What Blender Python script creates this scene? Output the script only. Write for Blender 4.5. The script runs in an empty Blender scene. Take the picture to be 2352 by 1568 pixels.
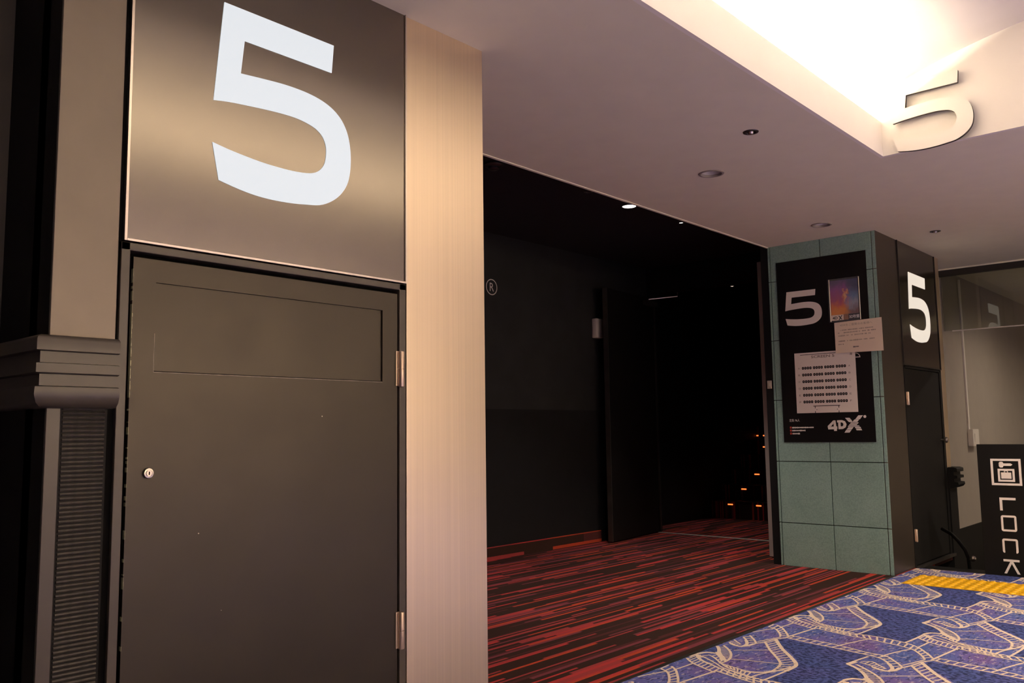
import bpy, bmesh, math, random
from mathutils import Vector, Matrix
random.seed(5)
S = bpy.context.scene
COL = S.collection
# ------------------------------------------------------------------ camera
F_PX, PITCH, YAW, ROLL = 1977.31, 0.105089, 0.734371, -0.013482
cam_d = bpy.data.cameras.new('camera'); cam = bpy.data.objects.new('camera', cam_d); COL.objects.link(cam)
fw = Vector((math.cos(YAW)*math.cos(PITCH), math.sin(YAW)*math.cos(PITCH), math.sin(PITCH)))
rt = Vector((math.sin(YAW), -math.cos(YAW), 0)); up = rt.cross(fw)
r2 = math.cos(ROLL)*rt + math.sin(ROLL)*up; u2 = -math.sin(ROLL)*rt + math.cos(ROLL)*up
cam.matrix_world = Matrix(((r2.x, u2.x, -fw.x, 0), (r2.y, u2.y, -fw.y, 0), (r2.z, u2.z, -fw.z, 1.25), (0, 0, 0, 1)))
cam_d.sensor_width = 36; cam_d.lens = F_PX/2352*36; cam_d.clip_start = 0.02; cam_d.clip_end = 200
S.camera = cam
# ------------------------------------------------------------------ world, exposure
w = bpy.data.worlds.new('world'); S.world = w; w.use_nodes = True
w.node_tree.nodes['Background'].inputs[0].default_value = (1, .85, .7, 1)
w.node_tree.nodes['Background'].inputs[1].default_value = 0.02
S.view_settings.view_transform = 'Standard'; S.view_settings.look = 'None'
S.view_settings.exposure = 0.0; S.view_settings.gamma = 1; S.view_settings.use_curve_mapping = False
WARM = (1, .84, .65)
def area_light(name, loc, direction, sx, sy, power, color=WARM):
    d = bpy.data.lights.new(name, 'AREA'); d.shape = 'RECTANGLE'; d.size = sx; d.size_y = sy; d.energy = power; d.color = color
    o = bpy.data.objects.new(name, d); COL.objects.link(o); o.location = loc
    z = -Vector(direction).normalized(); x = Vector((1, 0, 0)); y = z.cross(x).normalized(); x = y.cross(z)
    o.matrix_world = Matrix(((x.x, y.x, z.x, loc[0]), (x.y, y.y, z.y, loc[1]), (x.z, y.z, z.z, loc[2]), (0, 0, 0, 1)))
    return o
# fluorescent strips hidden in the two troughs of the vaulted ceiling
COVE_W = 175
area_light('cove_strip_light', (2.85, 2.10, 3.07), (0, -.25, 1), 5.3, .06, COVE_W)
area_light('cove_strip_light', (2.85, -.64, 3.07), (0, .2, 1), 5.3, .06, COVE_W*.20)
def spot(name, loc, power, angle, color=WARM, r=.04, blend=.6, aim=(0, 0, -1)):
    d = bpy.data.lights.new(name, 'SPOT'); d.energy = power; d.spot_size = math.radians(angle); d.spot_blend = blend
    d.shadow_soft_size = r; d.color = color
    o = bpy.data.objects.new(name, d); COL.objects.link(o); o.location = loc
    o.rotation_euler = Vector(aim).to_track_quat('-Z', 'Y').to_euler()
    return o
# unseen lobby lamps added to lift ceiling and green tiles; stair and foyer lamps below
LAMPS = [(6.9, .4), (6.9, -1.6), (3.2, -2.6), (1.0, -2.6), (.3, -4.5), (2.0, -4.5), (3.7, -4.5), (5.4, -4.5), (7.1, -4.5)]
for k, (lx, ly) in enumerate(LAMPS):
    spot('added_lobby_lamp', (lx, ly, 2.93), 240 if k < 4 else 690, 140)
for lx, ly in ((11.6, 1.2), (13.6, .2)):
    spot('added_stair_lamp', (lx, ly, 2.93), 130, 165, blend=1)  # unseen, added to brighten the beige wall past the column
for lx, ly, pw in ((6.47, 4.36, 120), (4.0, 4.5, 120), (7.9, 4.7, 80)):  # first sits at the lit fitting; the other two are unseen additions
    spot('foyer_seen_and_added_lamp', (lx, ly, 3.25), pw, 86 if lx < 7 else 60, (1, .88, .78))
spot('auditorium_spot_lamp', (10.19, 5.31, 3.09), 60, 56, (1, .85, .75), r=.02, aim=(-.05, -.05, -1))
# ------------------------------------------------------------------ outlines measured on the place
FIVE= [(0.056, 1.0), (0.854, 0.995), (0.839, 0.826), (0.195, 0.829), (0.173, 0.643), (0.343, 0.655), (0.486, 0.662), (0.626, 0.659), (0.739, 0.645), (0.835, 0.617), (0.911, 0.571), (0.961, 0.51), (0.989, 0.436), (1.0, 0.349), (0.994, 0.26), (0.97, 0.183), (0.916, 0.114), (0.842, 0.062), (0.758, 0.029), (0.656, 0.015), (0.538, 0.004), (0.404, 0.0), (0.283, 0.005), (0.167, 0.02), (0.045, 0.043), (0.0, 0.233), (0.101, 0.216), (0.216, 0.202), (0.334, 0.191), (0.457, 0.186), (0.574, 0.187), (0.674, 0.197), (0.735, 0.218), (0.776, 0.253), (0.796, 0.292), (0.803, 0.349), (0.795, 0.394), (0.768, 0.435), (0.721, 0.464), (0.659, 0.481), (0.578, 0.492), (0.489, 0.494), (0.374, 0.49), (0.236, 0.481), (0.102, 0.47), (0.001, 0.456)]
PAT_LINES=[
(0.013,[(5.118,2.370),(5.088,2.214),(5.061,2.049),(5.003,1.881),(4.989,1.771),(4.917,1.701),(4.859,1.655),(4.810,1.624)]),
(0.013,[(5.055,2.374),(5.018,2.229),(4.993,2.065),(4.965,1.928),(4.944,1.827),(4.919,1.771),(4.852,1.710),(4.770,1.661)]),
(0.02,[(4.845,1.707),(4.783,1.668),(4.733,1.651),(4.680,1.655)]),
(0.013,[(5.411,2.037),(5.398,1.902),(5.352,1.773),(5.293,1.694),(5.228,1.643),(5.148,1.588),(5.093,1.557)]),
(0.013,[(5.319,1.986),(5.289,1.865),(5.266,1.783),(5.229,1.706),(5.174,1.658),(5.093,1.606),(5.049,1.587)]),
(0.013,[(5.481,2.351),(5.440,2.221),(5.408,2.117),(5.406,2.027)]),
(0.013,[(5.402,2.332),(5.347,2.161),(5.328,2.064),(5.324,1.980)]),
(0.015,[(5.055,2.374),(5.174,2.362),(5.412,2.337)]),
(0.012,[(5.015,2.065),(5.156,2.030),(5.324,1.980)]),
(0.012,[(4.966,1.787),(5.105,1.755),(5.237,1.710)]),
(0.012,[(5.282,1.695),(5.364,1.688),(5.458,1.683)]),
(0.022,[(4.973,2.401),(4.796,2.282),(4.693,2.199),(4.595,2.121),(4.532,2.079),(4.473,2.059),(4.364,2.058)]),
(0.014,[(4.364,2.058),(4.199,2.068),(4.098,2.079)]),
(0.015,[(4.867,2.416),(4.722,2.319),(4.607,2.229),(4.520,2.165),(4.459,2.134),(4.370,2.117),(4.305,2.119),(4.238,2.168),(4.222,2.243)]),
(0.03,[(5.962,1.867),(5.991,1.858),(6.034,1.853)]),
(0.014,[(5.960,1.869),(6.052,1.858),(6.183,1.838)]),
(0.02,[(5.960,1.869),(5.901,1.792),(5.812,1.723),(5.732,1.682)]),
(0.032,[(5.753,1.696),(5.702,1.659),(5.665,1.624),(5.607,1.584)]),
(0.014,[(5.979,1.828),(5.910,1.747),(5.830,1.669),(5.750,1.614),(5.661,1.576),(5.587,1.567),(5.545,1.575)]),
(0.022,[(5.981,1.741),(5.959,1.709),(5.948,1.667),(5.987,1.635),(6.058,1.628)]),
(0.014,[(6.058,1.628),(6.127,1.602),(6.249,1.577),(6.306,1.547)]),
(0.01,[(6.033,1.830),(6.003,1.764),(5.981,1.741)]),
(0.01,[(6.052,1.831),(6.085,1.783),(6.044,1.736),(5.991,1.679)]),
(0.011,[(6.113,1.637),(6.194,1.611),(6.302,1.581)]),
(0.015,[(5.353,1.786),(5.516,1.771),(5.653,1.766)]),
(0.024,[(5.653,1.766),(5.707,1.744),(5.722,1.685)]),
(0.013,[(5.531,1.767),(5.486,1.720),(5.448,1.668),(5.414,1.599),(5.382,1.531),(5.371,1.505)]),
(0.02,[(5.633,1.760),(5.584,1.725),(5.535,1.673),(5.500,1.603)]),
(0.013,[(5.500,1.603),(5.464,1.538),(5.452,1.511)]),
(0.014,[(5.452,1.511),(5.406,1.423),(5.373,1.341),(5.371,1.265)]),
(0.012,[(5.615,1.721),(5.659,1.697),(5.614,1.634),(5.551,1.569),(5.495,1.499),(5.477,1.441)]),
(0.011,[(5.611,1.720),(5.591,1.677),(5.542,1.602),(5.479,1.518),(5.441,1.432),(5.413,1.350),(5.402,1.326)]),
(0.02,[(5.631,1.747),(5.606,1.727),(5.589,1.709)]),
(0.012,[(5.551,1.569),(5.531,1.509),(5.513,1.450),(5.501,1.371),(5.543,1.306)]),
(0.013,[(5.402,1.326),(5.497,1.311),(5.617,1.267),(5.718,1.250)]),
(0.01,[(5.843,1.647),(5.910,1.569),(5.979,1.483)]),
(0.01,[(5.658,1.573),(5.691,1.494),(5.726,1.366),(5.744,1.301)])]
PAT_LADDERS=[
([(5.118,2.370),(5.088,2.214),(5.061,2.049),(5.003,1.881),(4.989,1.771),(4.917,1.701),(4.859,1.655),(4.810,1.624)],[(5.055,2.374),(5.018,2.229),(4.993,2.065),(4.965,1.928),(4.944,1.827),(4.919,1.771),(4.852,1.710),(4.770,1.661)],17,0.011),
([(5.411,2.037),(5.398,1.902),(5.352,1.773),(5.293,1.694),(5.228,1.643),(5.148,1.588),(5.093,1.557)],[(5.319,1.986),(5.289,1.865),(5.266,1.783),(5.229,1.706),(5.174,1.658),(5.093,1.606),(5.049,1.587)],12,0.011),
([(5.481,2.351),(5.440,2.221),(5.408,2.117),(5.406,2.027)],[(5.402,2.332),(5.347,2.161),(5.328,2.064),(5.324,1.980)],8,0.011),
([(4.973,2.401),(4.796,2.282),(4.693,2.199),(4.595,2.121),(4.531,2.080),(4.462,2.062),(4.364,2.058)],[(4.867,2.416),(4.722,2.319),(4.607,2.229),(4.520,2.165),(4.459,2.134),(4.388,2.118),(4.301,2.117)],15,0.009),
([(5.901,1.801),(5.843,1.749),(5.757,1.697),(5.702,1.659),(5.665,1.624),(5.621,1.596)],[(5.939,1.777),(5.872,1.706),(5.796,1.643),(5.733,1.605),(5.661,1.576),(5.587,1.567)],13,0.009),
([(6.019,1.813),(6.009,1.775),(5.980,1.736),(5.952,1.685)],[(6.079,1.808),(6.071,1.766),(6.035,1.725),(5.987,1.673)],6,0.008),
([(5.531,1.767),(5.486,1.720),(5.448,1.668),(5.414,1.599),(5.382,1.531),(5.371,1.505)],[(5.633,1.760),(5.584,1.725),(5.535,1.673),(5.500,1.603),(5.464,1.538),(5.452,1.511)],9,0.009),
([(5.659,1.697),(5.614,1.634),(5.551,1.569)],[(5.716,1.688),(5.679,1.636),(5.604,1.583)],4,0.009),
([(5.538,1.542),(5.520,1.490),(5.502,1.409),(5.508,1.354)],[(5.499,1.508),(5.481,1.457),(5.438,1.394),(5.411,1.339)],7,0.009),
([(5.406,1.423),(5.373,1.341),(5.372,1.283)],[(5.447,1.411),(5.402,1.326),(5.424,1.273)],5,0.009)]
PAT_PATCH=[(6.216,2.391),(6.284,2.362),(6.248,2.175),(6.238,2.089),(6.226,1.989),(6.195,1.841),(6.052,1.858),(5.965,1.871),(5.894,1.790),(5.802,1.720),(5.730,1.685),(5.701,1.742),(5.640,1.766),(5.497,1.773),(5.349,1.785),(5.398,1.902),(5.411,2.037),(5.438,2.071),(5.635,2.058),(5.781,2.059),(5.879,2.112),(5.997,2.201),(6.134,2.320)]
# ------------------------------------------------------------------ constants of the place (metres)
P0 = 2.613      # plane of the sign wall
CX = 7.685      # tiled face of the column
ZC = 2.98       # lobby ceiling
def _dense(pts, k=4):
    out = []
    for i in range(len(pts)-1):
        p0, p1, p2, p3 = [Vector(pts[max(0, min(len(pts)-1, j))]) for j in (i-1, i, i+1, i+2)]
        for s in range(k):
            t = s/k; out.append(tuple(.5*((2*p1)+(-p0+p2)*t+(2*p0-5*p1+4*p2-p3)*t*t+(-p0+3*p1-3*p2+p3)*t**3)))
    return out+[pts[-1]]
FIVE = FIVE[:4]+_dense(FIVE[4:25])+_dense(FIVE[25:])     # smooth the bowl of the numeral
# ------------------------------------------------------------------ materials
MATS = {}
def new_mat(name):
    m = bpy.data.materials.new(name); m.use_nodes = True; MATS[name] = m
    nt = m.node_tree; return m, nt, nt.nodes['Principled BSDF'], nt.nodes, nt.links
def setp(b, color=None, rough=None, metal=None, spec=None, emit=None, es=None, coat=None, tint=None):
    if color is not None: b.inputs['Base Color'].default_value = (*color, 1)
    if rough is not None: b.inputs['Roughness'].default_value = rough
    if metal is not None: b.inputs['Metallic'].default_value = metal
    if spec is not None: b.inputs['Specular IOR Level'].default_value = spec
    if emit is not None: b.inputs['Emission Color'].default_value = (*emit, 1); b.inputs['Emission Strength'].default_value = es
    if tint is not None: b.inputs['Specular Tint'].default_value = (*tint, 1)
    if coat is not None: b.inputs['Coat Weight'].default_value = coat
def coords(n, l, scale=(1, 1, 1), out='Object'):
    t = n.new('ShaderNodeTexCoord'); mp = n.new('ShaderNodeMapping'); mp.inputs['Scale'].default_value = scale
    l.new(t.outputs[out], mp.inputs['Vector']); return mp.outputs['Vector']
def noise(n, l, vec, scale, detail=2, rough=.5):
    t = n.new('ShaderNodeTexNoise'); t.inputs['Scale'].default_value = scale; t.inputs['Detail'].default_value = detail
    t.inputs['Roughness'].default_value = rough; l.new(vec, t.inputs['Vector']); return t.outputs['Fac']
def ramp(n, l, fac, stops, interp='LINEAR'):
    r = n.new('ShaderNodeValToRGB'); r.color_ramp.interpolation = interp
    e = r.color_ramp.elements
    while len(e) < len(stops): e.new(.5)
    for k, (p, c) in enumerate(stops): e[k].position = p; e[k].color = (*c, 1) if len(c) == 3 else c
    l.new(fac, r.inputs['Fac']); return r.outputs['Color']
def mth(n, l, op, a, b=None, c=None):
    m = n.new('ShaderNodeMath'); m.operation = op
    for k, v in enumerate((a, b, c)):
        if v is None: continue
        if isinstance(v, (int, float)): m.inputs[k].default_value = v
        else: l.new(v, m.inputs[k])
    return m.outputs[0]
def mixc(n, l, fac, a, b):
    m = n.new('ShaderNodeMix'); m.data_type = 'RGBA'
    for sock, v in ((m.inputs[0], fac), (m.inputs[6], a), (m.inputs[7], b)):
        if isinstance(v, (int, float)): sock.default_value = v
        elif isinstance(v, tuple): sock.default_value = (*v, 1)
        else: l.new(v, sock)
    return m.outputs[2]
def bump(n, l, b, h, strength=.2, dist=.002):
    u = n.new('ShaderNodeBump'); u.inputs['Strength'].default_value = strength; u.inputs['Distance'].default_value = dist
    l.new(h, u.inputs['Height']); l.new(u.outputs['Normal'], b.inputs['Normal'])
def plain(name, color, rough=.5, metal=0, spec=.5, var=.12, scale=6, bscale=None, bstr=.1, coat=None):
    """a surface with faint mottling of its own colour and, if asked, fine relief"""
    m, nt, b, n, l = new_mat(name); setp(b, color, rough, metal, spec, coat=coat)
    v = coords(n, l); f = noise(n, l, v, scale, 3)
    a = tuple(c*(1-var) for c in color); d = tuple(min(1, c*(1+var)) for c in color)
    l.new(ramp(n, l, f, [(.3, a), (.7, d)]), b.inputs['Base Color'])
    if bscale: bump(n, l, b, noise(n, l, v, bscale, 3), bstr, .001)
    return m
def glow(name, color, strength):
    m, nt, b, n, l = new_mat(name); setp(b, tuple(c*.12 for c in color), .3, 0, .3, color, strength); return m
def brushed(name, color, rough=.34, metal=1.0, sc=(120, 120, .6), var=.045):
    m, nt, b, n, l = new_mat(name); setp(b, color, rough, metal)
    f = noise(n, l, coords(n, l, sc), 1, 3)
    l.new(ramp(n, l, f, [(.25, tuple(c*(1-var) for c in color)), (.75, tuple(min(1, c*(1+var)) for c in color))]), b.inputs['Base Color'])
    l.new(mth(n, l, 'MULTIPLY_ADD', f, .05, rough-.025), b.inputs['Roughness'])
    return m
plain('ceiling_paint', (.78, .735, .60), .9, var=.02, bscale=220, bstr=.05)
plain('cove_paint', (.86, .82, .76), .8, var=.01)
plain('black_ceiling', (.012, .011, .011), .7)
plain('black_wall', (.016, .016, .017), .62, spec=.35, var=.25, scale=4, bscale=300, bstr=.15)
plain('black_dado', (.008, .008, .009), .6, spec=.25, bscale=200, bstr=.1)
plain('matte_black', (.0065, .006, .0055), .6, spec=.2)
plain('gap_black', (.003, .003, .003), .9, spec=.1)
plain('recess_wall', (.05, .043, .037), .6)
plain('satin_panel', (.17, .145, .12), .42, metal=.5, spec=.5, var=.04)
plain('dark_lobby_wall', (.06, .05, .043), .6)
plain('lobby_wall', (.74, .65, .52), .7, var=.03)
plain('beige_wall', (.30, .265, .23), .75, var=.03)
plain('white_plastic', (.62, .58, .54), .45, var=.02)
plain('cream_plastic', (.55, .5, .4), .45, var=.02)
plain('paper_white', (.86, .77, .71), .7, var=.02)
plain('paper_cream', (.84, .69, .54), .75, var=.02)
plain('print_black', (.006, .0055, .006), .5, spec=.25)
plain('print_grey', (.25, .20, .17), .7)
plain('print_tan', (.40, .31, .24), .7, var=.2, scale=60)
plain('print_white', (.84, .77, .72), .55, var=.02)
plain('print_red', (.45, .06, .04), .6)
plain('print_brown', (.30, .13, .05), .6, var=.3, scale=40)
plain('grout', (.03, .04, .035), .9)
plain('steel', (.55, .5, .45), .3, metal=1, var=.03)
plain('hinge_bronze', (.62, .49, .38), .38, metal=.85, var=.04)
plain('satin_metal', (.55, .49, .45), .45, metal=.3, var=.04)
plain('dark_steel', (.10, .09, .085), .35, metal=.8)
plain('rib_black', (.05, .044, .036), .4, var=.3, scale=60)
plain('moulding_paint', (.062, .051, .041), .36, var=.1, bscale=120, bstr=.1)
plain('tactile_yellow', (.80, .42, .005), .45, var=.06, scale=12)
plain('edge_black', (.02, .016, .012), .5)
plain('pale_edge', (.36, .31, .26), .6, var=.4, scale=30)
plain('pale_green_chip', (.45, .45, .27), .8, var=.2, scale=80)
brushed('brushed_aluminium', (.84, .70, .53), .36)
brushed('brushed_dark', (.17, .145, .125), .42)
brushed('frame_metal', (.80, .72, .64), .28)
plain('sign_black_dimmed', (.13, .11, .095), .16, metal=1, var=.01)  # darker copy of the sign face, weaker reflections set in its colour
plain('polished_frame', (.80, .72, .64), .28, metal=1, var=.01)
plain('sign_black_metal', (.255, .23, .20), .2, metal=1, var=.01)
glow('sign_white', (.90, .95, 1.0), .78)
glow('sign_warm', (1, .88, .74), .82)
glow('downlight_lit', (1, .93, .85), 6)
glow('step_light_orange', (1, .16, .03), 2.2)
glow('tiny_lamp', (1, .75, .6), 1.2)
# satin black steel door with flecks of chipped paint
m, nt, b, n, l = new_mat('door_black'); setp(b, (.03, .026, .022), .38, spec=.6, tint=(1, .90, .78))
v = coords(n, l)
base = ramp(n, l, noise(n, l, v, 2.2, 3), [(.3, (.009, .007, .0045)), (.7, (.014, .011, .0075))])
vo = n.new('ShaderNodeTexVoronoi'); vo.inputs['Scale'].default_value = 9; l.new(v, vo.inputs['Vector'])
big = noise(n, l, v, 1.7, 1)
chip = mth(n, l, 'LESS_THAN', vo.outputs['Distance'], mth(n, l, 'MULTIPLY', big, .048))
l.new(mixc(n, l, mth(n, l, 'MULTIPLY', chip, .8), base, (.5, .45, .38)), b.inputs['Base Color'])
l.new(mth(n, l, 'MULTIPLY_ADD', noise(n, l, v, 5, 2), .16, .30), b.inputs['Roughness'])
# sea-green stone
m, nt, b, n, l = new_mat('green_tile'); setp(b, rough=.55)
v = coords(n, l); f1 = noise(n, l, v, 3, 3); f2 = noise(n, l, v, 90, 3, .7)
c1 = ramp(n, l, f1, [(.3, (.24, .375, .335)), (.7, (.285, .425, .385))])
c2 = ramp(n, l, f2, [(.35, (.55, .58, .56)), (.62, (1, 1, 1))])
mm = n.new('ShaderNodeMix'); mm.data_type = 'RGBA'; mm.blend_type = 'MULTIPLY'; mm.inputs[0].default_value = .6
l.new(c1, mm.inputs[6]); l.new(c2, mm.inputs[7]); l.new(mm.outputs[2], b.inputs['Base Color']); bump(n, l, b, f2, .15, .0008)
# red striped carpet: rows of dashes along X, every row shifted, every dash its own shade
def striped(name, axis_row, pitch, length, cover, gain=1.0, along='X'):
    m, nt, b, n, l = new_mat(name); setp(b, rough=.95, spec=.1)
    t = n.new('ShaderNodeTexCoord'); s = n.new('ShaderNodeSeparateXYZ'); l.new(t.outputs['Object'], s.inputs[0])
    wob = mth(n, l, 'MULTIPLY', noise(n, l, t.outputs['Object'], 120, 1), pitch*.18)
    warp = mth(n, l, 'MULTIPLY', mth(n, l, 'SINE', mth(n, l, 'MULTIPLY', s.outputs[axis_row], 47.0)), pitch*.32)   # uneven stripe widths
    row = mth(n, l, 'FLOOR', mth(n, l, 'DIVIDE', mth(n, l, 'ADD', mth(n, l, 'ADD', s.outputs[axis_row], wob), warp), pitch))
    wn = n.new('ShaderNodeTexWhiteNoise'); wn.noise_dimensions = '1D'; l.new(row, wn.inputs['W'])
    pos = mth(n, l, 'ADD', mth(n, l, 'DIVIDE', s.outputs[along], length), mth(n, l, 'MULTIPLY', wn.outputs['Value'], 37.3))
    # uneven dash lengths: warp the position by a slow wave of its own row
    wv = mth(n, l, 'SINE', mth(n, l, 'ADD', mth(n, l, 'MULTIPLY', pos, 3.1), row))
    cell = mth(n, l, 'FLOOR', mth(n, l, 'ADD', pos, mth(n, l, 'MULTIPLY', wv, .27)))
    cv = n.new('ShaderNodeCombineXYZ'); l.new(row, cv.inputs[0]); l.new(cell, cv.inputs[1])
    w2 = n.new('ShaderNodeTexWhiteNoise'); w2.noise_dimensions = '2D'; l.new(cv.outputs[0], w2.inputs['Vector'])
    g = gain; k = 1-cover
    dk = (.040*g, .0185*g, .0145*g)
    col = ramp(n, l, w2.outputs['Value'], [(0, dk), (k, (.085*g, .024*g, .024*g)), (k+cover*.22, (.19*g, .042*g, .055*g)), (k+cover*.45, (.32*g, .045*g, .046*g)),
                                           (k+cover*.68, (.43*g, .042*g, .042*g)), (k+cover*.86, (.45*g, .058*g, .026*g))], 'CONSTANT')
    fine = ramp(n, l, noise(n, l, t.outputs['Object'], 420, 2), [(.3, (.72, .72, .72)), (.7, (1.1, 1.1, 1.1))])
    mm = n.new('ShaderNodeMix'); mm.data_type = 'RGBA'; mm.blend_type = 'MULTIPLY'; mm.inputs[0].default_value = 1
    l.new(col, mm.inputs[6]); l.new(fine, mm.inputs[7]); l.new(mm.outputs[2], b.inputs['Base Color'])
    bump(n, l, b, noise(n, l, t.outputs['Object'], 500, 2), .3, .002)
    return m
striped('red_carpet', 'Y', .0215, .85, .45)
striped('red_skirting', 'Z', .055, .8, .55)
# blue carpet: painted film-strip ground and the speckled ground between
m, nt, b, n, l = new_mat('blue_carpet'); setp(b, rough=.95, spec=.08)
v = coords(n, l); vs = coords(n, l, (1, 2.6, 1))
g0 = ramp(n, l, noise(n, l, v, 3.2, 2), [(.32, (.078, .12, .34)), (.52, (.115, .118, .35)), (.68, (.165, .105, .30))])
dk = ramp(n, l, noise(n, l, vs, 17, 4, .65), [(.53, (0, 0, 0)), (.60, (1, 1, 1))])
lt = ramp(n, l, noise(n, l, coords(n, l, (1, 1.9, 3)), 24, 3, .6), [(.56, (0, 0, 0)), (.63, (1, 1, 1))])
g1 = mixc(n, l, mth(n, l, 'MULTIPLY', dk, .75), g0, (.028, .03, .09)); g2 = mixc(n, l, mth(n, l, 'MULTIPLY', lt, .55), g1, (.52, .44, .48))
l.new(g2, b.inputs['Base Color']); bump(n, l, b, noise(n, l, v, 420, 2), .3, .002)
m, nt, b, n, l = new_mat('navy_speckle'); setp(b, rough=.95, spec=.08)
v = coords(n, l); g0 = ramp(n, l, noise(n, l, v, 4, 2), [(.3, (.068, .098, .285)), (.7, (.092, .10, .30))])
sp = ramp(n, l, noise(n, l, coords(n, l, (1.6, 1, 1)), 34, 2, .5), [(.47, (0, 0, 0)), (.54, (1, 1, 1))])
l.new(mixc(n, l, mth(n, l, 'MULTIPLY', sp, .85), g0, (.018, .024, .072)), b.inputs['Base Color']); bump(n, l, b, noise(n, l, v, 420, 2), .3, .002)
plain('carpet_cream', (.70, .56, .45), .95, spec=.08, var=.06, scale=50)
# glass of the smoke curtain
m, nt, b, n, l = new_mat('smoke_glass'); setp(b, (.80, .84, .74), .02); b.inputs['Transmission Weight'].default_value = 1; b.inputs['IOR'].default_value = 1.5
m, nt, b, n, l = new_mat('acrylic'); setp(b, (.9, .9, .9), .05, spec=.6); b.inputs['Alpha'].default_value = .07
# generic film poster: purple, orange and blue clouds of colour
m, nt, b, n, l = new_mat('poster_art'); setp(b, rough=.35)
t = n.new('ShaderNodeTexCoord'); s = n.new('ShaderNodeSeparateXYZ'); l.new(t.outputs['Generated'], s.inputs[0])
nz = noise(n, l, t.outputs['Generated'], 5, 4, .6); rgt = mth(n, l, 'SUBTRACT', 1, s.outputs['Y'])
hor = mth(n, l, 'ADD', rgt, mth(n, l, 'MULTIPLY_ADD', nz, .5, -.25)); ver = mth(n, l, 'ADD', s.outputs['Z'], mth(n, l, 'MULTIPLY_ADD', nz, .4, -.2))
cl = ramp(n, l, ver, [(.12, (.80, .26, .02)), (.28, (.72, .14, .03)), (.42, (.42, .05, .15)), (.75, (.26, .04, .26)), (.95, (.08, .03, .14))])
cr = ramp(n, l, ver, [(.1, (.20, .09, .08)), (.3, (.32, .35, .45)), (.5, (.10, .20, .42)), (.8, (.025, .03, .12))])
cc = mixc(n, l, ramp(n, l, hor, [(.45, (0, 0, 0)), (.75, (1, 1, 1))]), cl, cr)
dx = mth(n, l, 'SUBTRACT', rgt, .52); dz = mth(n, l, 'SUBTRACT', s.outputs['Z'], .56)
rr = mth(n, l, 'ADD', mth(n, l, 'MULTIPLY', dx, mth(n, l, 'MULTIPLY', dx, 14)), mth(n, l, 'MULTIPLY', dz, mth(n, l, 'MULTIPLY', dz, 9)))
blob = mth(n, l, 'ADD', mth(n, l, 'SUBTRACT', 1, rr), mth(n, l, 'MULTIPLY_ADD', noise(n, l, t.outputs['Generated'], 9, 2), 1.6, -1.0))
bc = ramp(n, l, noise(n, l, t.outputs['Generated'], 7, 2), [(.35, (.62, .16, .08)), (.5, (.82, .36, .22)), (.62, (.70, .50, .16)), (.7, (.30, .10, .16))])
l.new(mixc(n, l, ramp(n, l, blob, [(.55, (0, 0, 0)), (.8, (1, 1, 1))]), cc, bc), b.inputs['Base Color'])
def M(k): return MATS[k]
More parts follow.
